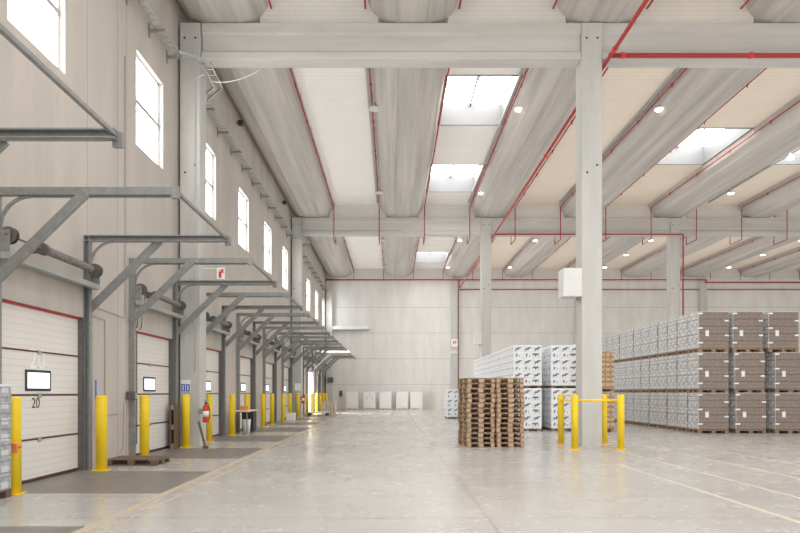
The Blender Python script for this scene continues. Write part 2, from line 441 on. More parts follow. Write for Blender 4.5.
# the number on the second door
def digits(txt, size, loc, mat, parent):
    cu = bpy.data.curves.new('number', 'FONT'); cu.body = txt; cu.size = size; cu.extrude = .001; cu.align_x = 'CENTER'
    o = bpy.data.objects.new('number', cu); COL.objects.link(o); cu.materials.append(M[mat])
    o.location = loc; o.rotation_euler = (PI/2, 0, PI/2); o.parent = parent; return o
dd = bpy.data.objects['door_3']
M['ghost'] = plain('pale number film', (.86, .86, .84), .5)
digits('20', .26, (WX-.095, DY0 - .1, 1.32), 'black', dd)
digits('20', .50, (WX-.095, DY0 - .05, 2.03), 'ghost', dd)

# ------------------------------------------------------------------ overhead door tracks
def track_frame(c, label):
    t = thing('door_track_frame', label, 'door track', (WX, c, 0), 0, 'overhead track frames of the dock doors')
    for s in (-1, 1):
        y = s * 1.5
        def up(b):
            bx(b, .005, .13, y-.012, y+.012, 0, 4.81); bx(b, .005, .02, y-.05*s-.05, y-.05*s+.05, 0, 4.81); bx(b, .11, .13, y-.05*s-.05, y-.05*s+.05, 0, 4.81)
        mk('upright', 'steel', up, t)
        def arm(b):
            bx(b, .01, 2.93, y-.012, y+.012, 4.69, 4.81); bx(b, .01, 2.93, y-.05*s-.05, y-.05*s+.05, 4.79, 4.81); bx(b, .01, 2.93, y-.05*s-.05, y-.05*s+.05, 4.69, 4.71)
        mk('arm', 'steel', arm, t)
        def cur(b):
            R = .5
            pts = [(.13, y-.06*s, 3.6)] + [(.13 + R - R*math.cos(a), y-.06*s, 4.19 + R*math.sin(a)) for a in [PI/2*i/8 for i in range(9)]] + [(2.8, y-.06*s, 4.69)]
            for p, q in zip(pts, pts[1:]): bar(b, p, q, .05, .035, (0, 1, 0))
        mk('curved_track', 'steel', cur, t)
        mk('brace', 'steel', lambda b: bar(b, (.06, y+.02*s, 3.30), (1.52, y+.02*s, 4.72), .16, .05, (0, 1, 0)), t)
        def drum(b):
            bmv = []
            for (r, a0, a1) in ((.135, -.045, -.03), (.105, -.03, .03), (.135, .03, .045)):
                tube(b, [(.25, s*1.40 + a0, 4.08), (.25, s*1.40 + a1, 4.08)], r, 20)
        mk('cable_drum', 'steel_dark', drum, t)
        mk('bearing_plate', 'steel', lambda b: (bx(b, .0, .3, s*1.47-.01, s*1.47+.01, 3.72, 4.16)), t)
    mk('cross_bar', 'steel', lambda b: (bar(b, (2.9, -1.5, 4.76), (2.9, 1.5, 4.76), .05, .05), bx(b, 2.86, 2.98, -1.56, -1.5, 4.62, 4.8), bx(b, 2.86, 2.98, 1.5, 1.56, 4.62, 4.8)), t)
    mk('shaft', 'steel_dark', lambda b: tube(b, [(.25, -1.5, 4.08), (.25, 1.5, 4.08)], .018, 8), t)
    def spr(b):
        n = 40
        for i in range(n):
            a = -.42 + i * 1.62 / n
            tube(b, [(.25, a, 4.08), (.25, a + 1.62/n*.8, 4.08)], .075 if i % 2 else .07, 12)
    mk('torsion_spring', 'spring', spr, t)
    mk('spring_collar', 'steel_dark', lambda b: (tube(b, [(.25, -.52, 4.08), (.25, -.42, 4.08)], .105, 16), bx(b, 0, .25, -.5, -.48, 4.0, 4.16)), t)
    mk('header_rail', 'steel_light', lambda b: (bx(b, .17, .30, -1.5, 1.5, 3.70, 3.80), bx(b, .0, .17, -1.5, 1.5, 3.78, 3.80)), t)
    return t
tf0 = None
fl = {1: 'steel door track frame with swept arms, nearest, cut by the left picture edge'}
for k, c in enumerate(doors):
    if k < 1: continue
    lab = fl.get(k, 'steel door track frame with two long arms over the %s dock door' % ORD[k])
    if k == 2: lab = 'steel door track frame over the door numbered 20'
    if k == OPEN: lab = 'steel door track frame carrying the raised open door'
    if tf0 is None: tf0 = track_frame(c, lab)
    else: dup(tf0, (WX, c, 0), 0, lab)

# dock plates and floor lines
for k, c in enumerate(doors):
    if c > 55: continue
    o = mk('dock_plate', 'plate', lambda b: bx(b, WX-.1, -3.66, c-1.38, c+1.25, .0, .006))
    tag(o, 'dark dock plate in the floor before the %s dock door' % ('door numbered 20' if k == 2 else ORD[k]), 'dock plate', 'dark dock plates')
    if k == 2: o['label'] = 'dark dock plate in the floor before the door numbered 20'
LN = [(-3.58, .12, 'oline', 'worn ochre line along the dock plates', 2, 57), (5.0, .09, 'yline', 'yellow floor line nearest the camera on the right', 4, 13.5),
      (6.15, .09, 'yline', 'yellow floor line, second from the aisle', 4, 17), (7.52, .09, 'yline', 'yellow floor line, third from the aisle', 4, 19.5),
      (8.9, .09, 'yline', 'yellow floor line, fourth from the aisle', 4, 17.5), (-3.3, .05, 'oline', 'thin faint line beside the ochre line', 2, 30)]
for k, (x, w, m, lab, a, c) in enumerate(LN):
    struct('trim_%d' % (k+2), m, lambda b: bx(b, x-w/2, x+w/2, a, c, 0, .003), lab)

# ------------------------------------------------------------------ bollards
def bollard(x, y, label, group, r=.11, h=1.53):
    t = thing('bollard', label, 'bollard', (x, y, 0), 0, group)
    mk('post', 'yellow', lambda b: lathe(b, [(r, .015), (r, h-.03), (r*.93, h-.008), (r*.7, h)], n=24), t)
    mk('base_plate', 'yellow', lambda b: (bbx(b, -r-.03, r+.03, -r-.03, r+.03, 0, .012, .004), [lathe(b, [(.012, .012), (.012, .03)], sx*(r+.01), sy*(r+.01), 6) for sx in (-1,1) for sy in (-1,1)]), t)
    return t
bp = [(13.5, 'yellow bollard with orange tape beside the wrapped stack'), (101.5, 'yellow bollard left of the dark pallet on the floor'), (144.5, 'yellow bollard behind the dark pallet on the floor'),
      (186, 'yellow bollard below the blue sign on the column'), (209, 'yellow bollard behind the fire extinguisher'), (232, 'yellow bollard left of the work bench'),
      (247, 'yellow bollard behind the work bench'), (263, 'yellow bollard right of the work bench'), (272, 'eighth-door yellow bollard, left one'), (283, 'yellow bollard left of the small white carton'),
      (290, 'yellow bollard behind the small white carton'), (298, 'yellow bollard before the middle wall column')]
bp[8] = (272, 'yellow bollard, second one right of the work bench')
b0 = None
for px, lab in bp:
    x = -5.95; y = x * F / (px - CX)
    if px == 298: y = 37.68; x = (px - CX) * y / F
    if b0 is None:
        b0 = bollard(x, y, lab, 'yellow bollards along the dock doors')
    else: dup(b0, (x, y, 0), 0, lab)
k = 0
for y in (40.1, 42.9, 45.2, 48.0, 50.3, 53.0, 55.2):
    dup(b0, (-5.95, y, 0), 0, 'yellow bollard beyond the middle wall column, %s going away' % ORD[k]); k += 1
mk('tape', 'orange', lambda b: (tube(b, [(0, 0, .72), (0, 0, .80)], .114, 16), bx(b, .05, .13, -.13, -.10, .66, .80)), b0)
cb = [(5.13, 17.12, 'left front'), (6.42, 17.12, 'right front'), (5.22, 18.85, 'left rear'), (6.55, 18.85, 'right rear')]
for x, y, q in cb:
    bollard(x, y, 'yellow bollard guarding the aisle column, %s corner' % q, 'yellow bollards round the aisle column', .096, 1.53)
for (p, q, lab) in (((5.13+.09, 17.12, 1.37), (6.42-.09, 17.12, 1.37), 'yellow guard rail in front of the aisle column'),
                    ((5.14, 17.22, 1.37), (5.21, 18.76, 1.37), 'yellow guard rail on the left of the aisle column'),
                    ((6.43, 17.22, 1.37), (6.54, 18.76, 1.37), 'yellow guard rail on the right of the aisle column'),
                    ((5.31, 18.85, 1.5), (6.46, 18.85, 1.5), 'yellow guard rail behind the aisle column')):
    tag(mk('guard_rail', 'yellow', lambda b: tube(b, [p, q], .028, 10)), lab, 'guard rail', 'guard rails round the aisle column')

# ------------------------------------------------------------------ pallets (0.8 m face towards -Y)
def pallet_parts(t, w=.8, d=1.2, m='wood', mb='wood_block', whole=False):
    def top(b):
        n = 5; bw = [.145, .1, .145, .1, .145]; gap = (w - sum(bw)) / 4; x = -w/2
        for q in bw: bx(b, x, x+q, 0, d, .122, .144); x += q + gap
        for y in (0, d/2-.07, d-.145): bx(b, -w/2, w/2, y, y+.145, .1, .122)
    def bot(b):
        for x, q in ((-w/2, .1), (-.072, .145), (w/2-.1, .1)): bx(b, x, x+q, 0, d, 0, .022)
    def blk(b, x, y, q): bx(b, x, x+q, y, y+.145, .022, .1)
    if whole:
        def allb(b):
            top(b); bot(b)
            for x, q in ((-w/2, .1), (-.072, .145), (w/2-.1, .1)):
                for y in (0, d/2-.07, d-.145): blk(b, x, y, q)
        return [mk('pallet', m, allb, t)]
    r = [mk('top_deck', m, top, t), mk('bottom_deck', m, bot, t)]
    for x, q in ((-w/2, .1), (-.072, .145), (w/2-.1, .1)):
        for y in (0, d/2-.07, d-.145): r.append(mk('block', mb, lambda b: blk(b, x, y, q), t))
    return r
p0 = None
for s, (x, y, rz, nm, gname) in enumerate(((2.60, 17.75, .13, 'left', 'brown pallets in the left stack'), (3.46, 17.78, .10, 'right', 'brown pallets in the right stack'))):
    for k in range(14):
        lab = ('empty brown wooden pallet, %s in the %s of the two pallet stacks' % ({0: 'lowest', 13: 'topmost'}.get(k, ORD[k] + ' from the floor'), nm))
        loc = (x + random.uniform(-.02, .02), y + random.uniform(-.02, .02), k * .1442); r = rz + random.uniform(-.015, .015)
        if p0 is None:
            p0 = thing('pallet', lab, 'pallet', loc, r, gname); pallet_parts(p0)
        else:
            dup(p0, loc, r, lab, gname)
t = thing('pallet', 'single dark brown pallet lying on the floor beside a yellow bollard', 'pallet', (-6.22 + .0, 13.62, 0), -PI/2)
pallet_parts(t, .8, 1.12, 'wood_dark', 'wood_dark')

# ------------------------------------------------------------------ wrapped loads
def base_pal(b, w, d, mi, h=.14):
    x = -w/2
    for q in range(7): bx(b, -w/2, w/2, q*(d-.1)/6, q*(d-.1)/6+.1, .118, h, mi)
    for xx in (-w/2, -.07, w/2-.14): bx(b, xx, xx+.14, 0, d, 0, .02, mi)
    for xx in (-w/2, -.07, w/2-.14):
        for yy in (0, d/2-.07, d-.14): bx(b, xx, xx+.14, yy, yy+.14, .02, .1, mi)
    for yy in (0, d/2-.07, d-.14): bx(b, -w/2, w/2, yy, yy+.14, .1, .118, mi)
def slant(b, x, y, z, w, h, sh, side=False):
    if side: P = [(y, x, z), (y, x-w, z), (y, x-w-sh, z+h), (y, x-sh, z+h)]
    else: P = [(x, y, z), (x+w, y, z), (x+w+sh, y, z+h), (x+sh, y, z+h)]
    b.faces.new([b.verts.new(p) for p in P])
def sack_load(seed):
    rnd = random.Random(seed)
    w, d, H, L = 1.18, .88, 1.665, 12
    t = thing('sack_pallet', 'x', 'pallet load')
    def sacks(b):
        lh = H / L
        for l in range(L):
            z = .10 + l*lh
            for i in range(3):
                for j in range(2):
                    e = rnd.uniform(-.010, .010)
                    bbx(b, -w/2 + i*w/3 + .001, -w/2 + (i+1)*w/3 - .001, j*d/2 + .001 + (e if j == 0 else 0), (j+1)*d/2 - .001, z, z + lh, .02, 2)
        bx(b, -w/2+.04, w/2-.04, .04, d-.04, .10, .10+H-.01)
    def marks(b):
        n0 = len(b.faces)
        for l in range(6):
            z = .145 + l*.27 + .07
            for i in range(3):
                x = -w/2 + i*w/3 + .05 + rnd.uniform(-.015, .015)
                if l % 2:
                    slant(b, x, -.014, z, .17, .075, .05); slant(b, x+.12, -.0145, z+.07, .14, .05, .03); slant(b, x+.02, -.014, z-.05, .06, .03, .0)
                else:
                    slant(b, x+.05, -.014, z, .06, .12, .015); slant(b, x+.19, -.014, z, .035, .05, .0)
                    if i == 2: slant(b, x-.06, -.0145, z+.06, .24, .07, .04)
            for j in range(2):
                y = j*d/2 + .3
                if l % 2 == j: slant(b, y, -w/2-.006, z, .10, .10, .02, True)
                else: slant(b, y, -w/2-.006, z+.04, .13, .05, .03, True)
        b.faces.ensure_lookup_table()
        for f in b.faces[n0:]: f.material_index = 1
    sk = mk('sack_stack', ['wrap_white', 'print'], lambda b: (sacks(b), marks(b)), t)
    for f in sk.data.polygons: f.use_smooth = f.material_index == 0
    p = mk('pallet', 'wood', lambda b: base_pal(b, w-.08, d-.06, 0), t, (0, .03, 0)); p.scale = (1, 1, .7)
    return t
def tray_load(front, side, w=1.17, d=.86, H=1.42, tabs=True, seed=1):
    rnd = random.Random(seed)
    t = thing('tray_pallet', 'x', 'pallet load')
    L = 5; lh = H / L
    def trays(b):
        for l in range(L):
            z = .145 + l*lh
            e = rnd.uniform(0, .008)
            bbx(b, -w/2 + e, w/2 - e, e, d, z + .003, z + lh - .003, .012, 1)
        for f in b.faces:
            f.normal_update()
            f.material_index = 1 if abs(f.normal.x) > .6 else 0
        bx(b, -w/2+.03, w/2-.03, .03, d-.03, .145, .145+H-.01, 0)
    def all_(b):
        trays(b)
        if not tabs: return
        for l in range(L):
            z = .145 + l*lh + .19
            if l % 2: bx(b, w/2-.16, w/2+.004, -.006, .002, z, z+.06, 2)
            else: bx(b, -w/2-.004, -w/2+.16, -.006, .002, z, z+.06, 2)
            for q in range(4):
                y = q*d/4 + (.11 if (q + l) % 2 else .03)
                bx(b, -w/2-.006, -w/2+.002, y, y+.10, z-(.12 if q % 2 else 0), z+.045-(.12 if q % 2 else 0), 2)
    mk('tray_stack', [front, side, 'paper'], all_, t)
    if tabs:
        mk('shipping_label', 'paper', lambda b: bx(b, -w/2+.26, -w/2+.39, -.012, .0, .62, .84), t)['label'] = 'white paper label'
    def top(b):
        bbx(b, -w/2+.0, w/2-.0, 0, d, .145+H-.004, .145+H+.012, .005)
    mk('film_cover', 'film', top, t)
    mk('pallet', 'wood', lambda b: base_pal(b, w, d, 0), t)
    return t
tiers2 = ['lower', 'upper']; tiers3 = ['bottom', 'middle', 'top']
protoS = [sack_load(11), sack_load(12)]
usedS = [False, False]
def place(protos, used, i, loc, label, group):
    rz = random.uniform(-.012, .012)
    if not used[i]:
        o = protos[i]; o.location = loc; o.rotation_euler = (0, 0, rz); used[i] = True; o['label'] = label; o['group'] = group
    else: o = dup(protos[i], loc, rz, label, group)
    return o
n = 0
for r in range(13):
    for t_ in range(2):
        place(protoS, usedS, n % 2, (5.6 + random.uniform(-.02, .02), 25.15 + r*.93, t_*1.775),
              'white sack pallet, %s tier, aisle-side row, %s back from its front' % (tiers2[t_], ORD[r]), 'white sack pallets in the aisle-side row'); n += 1
for r in range(5):
    for t_ in range(2):
        place(protoS, usedS, n % 2, (7.17 + random.uniform(-.02, .02), 25.2 + r*.93, t_*1.775),
              'white sack pallet, %s tier, row beside the aisle column, %s from its front' % (tiers2[t_], ORD[r]), 'white sack pallets in the second row'); n += 1
for r in range(2):
    place(protoS, usedS, 0, (3.9, 36.9 + r*.95, 0), 'single-height white sack pallet left of the brown stacks, %s one' % ['front', 'rear'][r], 'single-height white sack pallets')
protoG = [tray_load('carton_gold', 'carton_gold', 1.1, .86, 1.46, False, 5)]; usedG = [False]
for r in range(2):
    for t_ in range(2):
        place(protoG, usedG, 0, (8.42, 24.6 + r*.95, t_*1.62), 'kraft brown tray pallet right of the aisle column, %s tier, %s' % (tiers2[t_], ['front', 'rear'][r]), 'kraft brown tray pallets')
protoT = [tray_load('carton_front', 'carton_side', seed=3), tray_load('carton_front', 'carton_side', seed=4)]; usedT = [False, False]
for c_, (x, rows) in enumerate(((12.5, 18), (13.9, 3), (15.38, 3))):
    cn = ['corner', 'second', 'third'][c_]
    for r in range(rows):
        for t_ in range(3):
            xo = [.05, 0, -.07][t_] if c_ else random.uniform(-.01, .01)
            if c_ == 2: xo = (.1, .1, -.16)[t_]
            place(protoT, usedT, n % 2, (x + xo, 23.7 + r*.925, t_*1.58), 'silver-brown tray pallet, %s tier, %s row of the big block, %s from front' % (tiers3[t_], cn, ORD[r]),
                  'tray pallets in the %s row of the big block' % cn); n += 1
# white wrapped pallets by the end wall
for k, (a, c) in enumerate(((346, 358), (363.3, 375.5), (379.6, 391.4), (396.3, 408.2), (410.4, 422.3))):
    sc = F / 56.3; x = ((a + c)/2 - CX) / sc; w = (c - a)/sc
    t = thing('wrapped_pallet', ['white wrapped pallet against the end wall, leftmost of five', 'white wrapped pallet by the end wall, second from the left, papers on front',
        'white wrapped pallet against the end wall, middle of five', 'white wrapped pallet by the end wall, fourth from the left', 'white wrapped pallet against the end wall, rightmost of five'][k], 'pallet load', (x, 56.3, 0), 0, 'white wrapped pallets by the end wall')
    def ld(b):
        for l in range(5): bbx(b, -w/2, w/2, 0, .8, .145 + l*.3, .145 + l*.3 + .297, .02)
    mk('load', 'white', ld, t)
    mk('pallet', 'wood_light', lambda b: base_pal(b, w, .8, 0), t)
    if k == 1: mk('paper_sheet', 'grey_box', lambda b: [bx(b, -.3 + q*.25, -.15 + q*.25, -.006, 0, .9 + .2*(q % 2), 1.2 + .2*(q % 2)) for q in range(3)], t)
# grey wrapped stack cut by the left edge
t = thing('wrapped_stack', 'grey shrink-wrapped stack against the dock wall at the left edge', 'pallet load', (-6.04, 8.25, 0))
def gw(b):
    for l in range(6): bbx(b, -.21, .21, 0, 1.1, .12 + l*.26, .12 + l*.26 + .255, .015)
mk('wrapped_load', 'grey_wrap', gw, t); mk('top_sheet', 'film', lambda b: bbx(b, -.22, .22, -.01, 1.11, 1.68, 1.72, .01), t)
mk('pallet', 'wood_dark', lambda b: ([bx(b, -.21, .21, a, a+.14, 0, .1) for a in (0, .48, .96)], bx(b, -.21, .21, 0, 1.1, .1, .12)), t)

# ------------------------------------------------------------------ red sprinkler pipes
PP = HP / 2
pipe_x = [-3.58 + 2.79 * k for k in range(17)]
hd = None
for i, x in enumerate(pipe_x):
    if x > 44: break
    for bay in (1, 2):
        if bay == 1: pts = [(x, -1.5, 13.0), (x, Y2 - .35, 13.0), (x, Y2 - .35, 11.0), (x, Y2 + .95, 11.0), (x, Y2 + .95, 11.3)]; rng = range(6)
        else: pts = [(x, Y2 + .95, 11.34), (x, Y2 + .95, 13.0), (x, Y3 - .62, 13.0), (x, Y3 - .62, 12.16)]; rng = range(6)
        t = thing('sprinkler_pipe', 'thin red sprinkler pipe, %s bay, %s line from the dock wall' % (('middle', 'far')[bay-1], ORD[i]), 'pipe', (0, 0, 0), 0, 'red sprinkler lines under the roof')
        mk('pipe', 'red', lambda b: tube(b, pts, .03, 8), t)
        for q in rng:
            yy = (19.5 + q*3.1) if bay == 1 else (39.7 + q*3.1)
            if yy > 57: continue
            o = mk('sprinkler_head', 'red', lambda b: (tube(b, [(x, yy, 13.0), (x, yy, 12.88)], .022, 6), tube(b, [(x, yy-.05, 13.0), (x, yy+.05, 13.0)], .05, 8)), t)
            mk('hanger', 'steel_dark', lambda b: tube(b, [(x + .03, yy+1.2, 13.0), (x + .03, yy+1.2, 13.4)], .008, 4), t) if q < 5 else None
def red(label, pts, r, name='water_main'):
    return tag(mk(name, 'red', lambda b: tube(b, pts, r, 12)), label, 'pipe')
tm = red('thick red pipe running lengthways under the roof past the aisle column', [(6.28, -1, 11.27), (6.28, Y3-.75, 11.27), (6.28, Y3-.75, 12.1)], .055)
for yy in (17.2, 12, 25, 33, 42, 50): mk('coupling', 'red2', lambda b: tube(b, [(6.28, yy-.06, 11.27), (6.28, yy+.06, 11.27)], .075, 12), tm)
t2 = red('thick red pipe along the nearest cross beam, right of the aisle column', [(6.28, Y1-.22, 11.36), (44, Y1-.22, 11.36)], .065)
for xx in (6.7, 10.4, 14.3): mk('coupling', 'red2', lambda b: tube(b, [(xx-.06, Y1-.22, 11.36), (xx+.06, Y1-.22, 11.36)], .085, 12), t2)
red('red pipe along the middle cross beam turning down the second column', [(6.28, Y2-.12, 11.38), (18.03, Y2-.12, 11.38), (18.03, Y2-.12, .6)], .05)
red('thick red pipe along the top of the end wall', [(-6.2, Y3-.6, 12.16), (29.5, Y3-.6, 12.16), (29.5, Y3-.6, 11.9), (44, Y3-.6, 11.9)], .075)
red('thinner red pipe below the thick one on the end wall', [(6.4, Y3-.1, 11.32), (44, Y3-.1, 11.32)], .045)
red('red riser pipe beside the end wall pilaster', [(6.28, Y3-.1, 11.32), (6.28, Y3-.1, .0)], .035)

# ------------------------------------------------------------------ lamps and their conduits
lampset = [(-.68, 24.2, 0), (-.68, 34.4, 0), (-.68, 45.1, 0), (-.68, 54.8, 0), (4.98, 24.2, 1), (4.98, 34.4, 1), (4.98, 45.1, 1), (4.98, 54.8, 1), (10.55, 24.2, 1), (10.55, 34.4, 1), (10.55, 45.1, 1), (10.55, 54.8, 1),
           (19.05, 24.2, 1), (19.05, 29.3, 1), (19.05, 34.4, 1), (19.05, 39.6, 1), (19.05, 45.1, 1), (19.05, 49.8, 1), (19.05, 54.8, 1), (30.2, 39.6, 1), (30.2, 45.1, 1), (30.2, 49.8, 1), (30.2, 54.8, 1)]
rowname = {-.68: 'unlit row above the aisle', 4.98: 'row left of the aisle column', 10.55: 'row right of the aisle column', 19.05: 'row over the tray block', 30.2: 'rightmost row'}
cnt = {}
for x, y, on in lampset:
    kk = cnt.get(x, 0); cnt[x] = kk + 1
    t = thing('high_bay_lamp', 'round %s high bay lamp, %s, %s going away' % ('glowing' if on else 'unlit grey', rowname[x], ORD[kk]), 'lamp', (x + (.07 if x > 0 else 0), y, 12.79), 0, 'high bay lamps')
    mk('housing', 'grey_box', lambda b: lathe(b, [(.21, .02), (.22, .06), (.17, .12), (.07, .15), (.03, .3)], n=20), t)
    mk('lens', 'lamp' if on else 'lamp_off', lambda b: lathe(b, [(.15, 0), (.19, .03)], n=20), t)
    mk('hanger', 'steel', lambda b: tube(b, [(0, 0, .28), (0, 0, .5)], .012, 6), t)
for x in (-.9, 4.7, 10.3, 19.4, 30.5):
    o = mk('cable_duct', 'steel_light', lambda b: bx(b, x-.05, x+.05, Y1+.6, Y2-.5, 13.18, 13.26))
    tag(o, 'slim grey lighting duct under the roof, %s' % rowname[min(rowname, key=lambda q: abs(q-x))], 'cable duct', 'lighting ducts')

# ------------------------------------------------------------------ cable tray on the dock wall
path = [(-6.03, 4, 11.05), (-6.03, 17.0, 11.05), (-5.32, 17.5, 11.05), (-5.32, 18.7, 10.95), (-6.03, 19.6, 11.05), (-6.03, 37.2, 11.05), (-5.32, 37.6, 11.05), (-5.32, 38.8, 11.05), (-6.03, 39.6, 11.05), (-6.03, 57.2, 11.05)]
t = thing('cable_tray', 'galvanised cable tray on brackets high along the dock wall', 'cable tray')
def rails(b):
    for p, q in zip(path, path[1:]):
        P, Q = Vector(p), Vector(q); d = (Q - P).normalized(); u = Vector((-d.y, d.x, 0))
        for s in (-.11, .11): bar(b, P + u*s, Q + u*s, .02, .08)
mk('side_rail', 'steel_light', rails, t)
def rungs(b):
    for p, q in zip(path, path[1:]):
        P, Q = Vector(p), Vector(q); L = (Q - P).length; d = (Q - P).normalized(); u = Vector((-d.y, d.x, 0)); nn = int(L / .25)
        for k in range(1, nn): R = P + d * (k * L / nn); bar(b, R - u*.11, R + u*.11, .03, .02)
mk('rung', 'steel_light', rungs, t)['kind'] = 'stuff'
for yy in [9, 10.4, 11.8, 13.1, 14.45, 15.8, 17.05] + [20.2 + 1.8*k for k in range(10)] + [40.3 + 1.9*k for k in range(9)]:
    mk('bracket', 'steel', lambda b: (bx(b, WX, -5.88, yy-.03, yy+.03, 10.93, 11.0), bx(b, WX, WX+.02, yy-.05, yy+.05, 10.8, 11.15)), t)
def sag(p, q, s, n=12):
    p, q = Vector(p), Vector(q)
    return [p.lerp(q, i/n) - Vector((0, 0, s*4*(i/n)*(1-i/n))) for i in range(n+1)]
tag(mk('cable', 'paper', lambda b: tube(b, sag((-5.3, 18.3, 10.9), (-4.0, 18.55, 11.42), .12), .014, 6)), 'pale cable rising from the cable tray to the nearest cross beam', 'cable')
tag(mk('cable', 'paper', lambda b: tube(b, [(-5.5, 17.86, 10.9), (-5.75, 17.87, 10.8), (-5.78, 17.87, 2.2)], .014, 6)), 'pale cable dropping down the front of the near wall column', 'cable')
for k, (px, py) in enumerate(((236, 123), (281.3, 202.5))):
    y = WX*F/(px-CX); z = CH + (CY-py)*y/F
    o = thing('wall_speaker', 'small black device high on the dock wall, %s one' % ['nearer', 'farther'][k], 'device', (WX, y, z), 0, 'black devices on the dock wall')
    mk('body', 'black', lambda b: bbx(b, .08, .28, -.1, .1, -.1, .1, .03), o); mk('arm', 'steel', lambda b: bx(b, 0, .1, -.02, .02, -.02, .02), o)

# ------------------------------------------------------------------ boxes, signs, small items
for k, (x1, y, z0, z1, lab) in enumerate(((5.57, Y1, 4.40, 5.24, 'pale grey box fixed to the left of the aisle column'), (5.57, Y2, 4.55, 5.3, 'pale grey box fixed to the left of the middle row column'))):
    t = thing('heater_box', lab, 'box', (x1, y, z0))
    w, h = (.56 if k == 0 else .42), z1 - z0
    mk('casing', 'grey_box', lambda b: bbx(b, -w, 0, -.06, .5, 0, h, .02), t)
    mk('pipe_stub', 'steel', lambda b: tube(b, [(-.1, .1, -.1), (-.1, .1, .02)], .04, 8), t)
t = thing('pictogram_sign', 'blue and white double pictogram sign on the near wall column', 'sign', (-6.05, Y1-.01, 1.6))
mk('backing', 'paper', lambda b: bbx(b, -.14, .14, -.012, 0, .0, .36, .004), t)
for s in (-1, 1):
    mk('blue_disc', 'blue', lambda b: bx(b, s*.068-.058, s*.068+.058, -.018, -.012, .02, .24), t)
    mk('white_pictogram', 'paper', lambda b: (bx(b, s*.068-.014, s*.068+.014, -.022, -.018, .05, .14), tube(b, [(s*.068, -.022, .175), (s*.068, -.018, .175)], .022, 12)), t)
# fire extinguisher on the side of the near wall column
def extinguisher(x, y, z, label):
    t = thing('fire_extinguisher', label, 'fire extinguisher', (x, y, z), 0, 'red fire extinguishers')
    mk('wall_bracket', 'steel', lambda b: bx(b, -.22, -.05, -.02, .02, .25, .40), t)
    mk('cylinder', 'red2', lambda b: lathe(b, [(.085, 0), (.09, .02), (.09, .42), (.075, .48), (.035, .53)], n=20), t)
    mk('valve', 'black', lambda b: (lathe(b, [(.03, .53), (.03, .58)], n=10), bx(b, -.02, .02, -.1, .04, .58, .6), bx(b, -.02, .02, -.1, .02, .62, .635)), t)
    mk('hose', 'black', lambda b: tube(b, [(0, -.03, .57), (.08, -.06, .55), (.12, -.03, .4), (.115, 0, .1)], .012, 8), t)
    mk('label_band', 'paper', lambda b: tube(b, [(0, 0, .17), (0, 0, .33)], .0915, 20), t)
extinguisher(-5.42, Y1+.12-.25, .72, 'red fire extinguisher hung on the near wall column')
o = extinguisher(-5.50, Y2-.13, .9, 'red fire extinguisher on the middle wall column')
tag(mk('broom', 'wood_dark', lambda b: (bar(b, (-5.56, 17.55, .75), (-5.30, 17.35, .03), .05, .05), bar(b, (-5.36, 17.36, .05), (-5.24, 17.34, .03), .1, .08))), 'dark stick leaning under the fire extinguisher', 'broom')
t = thing('wooden_boards', 'narrow upright brown pallet leaning against the near wall column', 'pallet', (-6.25, 17.2, 0))
mk('side_board', 'wood_dark', lambda b: (bx(b, .0, .03, -.05, .35, 0, 1.25), bx(b, .11, .14, -.05, .35, 0, 1.25)), t)
for z in (0.02, .55, 1.1): mk('block', 'wood', lambda b: bx(b, .03, .11, -.04, .08, z, z+.13), t)
t = thing('control_box', 'dark grey switch box on the track upright by the dark pallet', 'control box', (-6.1, 14.53-.05, 1.42))
mk('casing', 'steel_dark', lambda b: bbx(b, -.17, .04, -.1, 0, 0, .2, .015), t)
mk('button_panel', 'steel_light', lambda b: bx(b, .04, .05, -.09, -.01, .03, .17), t)
def cond(pts, lab): tag(mk('conduit', 'steel_light', lambda b: tube(b, pts, .009, 6)), lab, 'conduit')
cond([(WX+.02, 12.72, 1.45), (WX+.02, 12.72, 3.2), (WX+.02, 13.35, 3.18), (WX+.02, 13.35, 1.1), (WX+.02, 13.95, 1.1)], 'thin wall conduit looping beside the door numbered 20')
cond([(WX+.02, 14.3, 1.35), (WX+.02, 14.25, .3), (WX+.02, 13.9, .1)], 'thin conduit falling from the switch box to the floor')
cond([(WX+.02, 13.0+.0, 3.4), (WX+.02, 14.35, 3.35), (WX+.02, 14.35, 9.5)], 'thin conduit climbing the wall beside the second window')
tag(mk('safety_tag', 'blue', lambda b: bbx(b, WX+.2, WX+.215, DY0+1.47, DY0+1.53, 1.45, 1.85, .004)), 'narrow blue strip on the track upright of the door numbered 20', 'sign')
for k, yy in enumerate((14.95, 15.2)):
    tag(mk('cord', 'seam', lambda b: tube(b, [(WX-.06, yy, .3), (WX-.06, yy, 3.1), (WX+.05, yy, 3.2), (WX+.22, yy-.2, 4.0)], .012, 6)), 'thin dark red cord hanging over the second-nearest full dock door, %s one' % ['left', 'right'][k], 'cord')
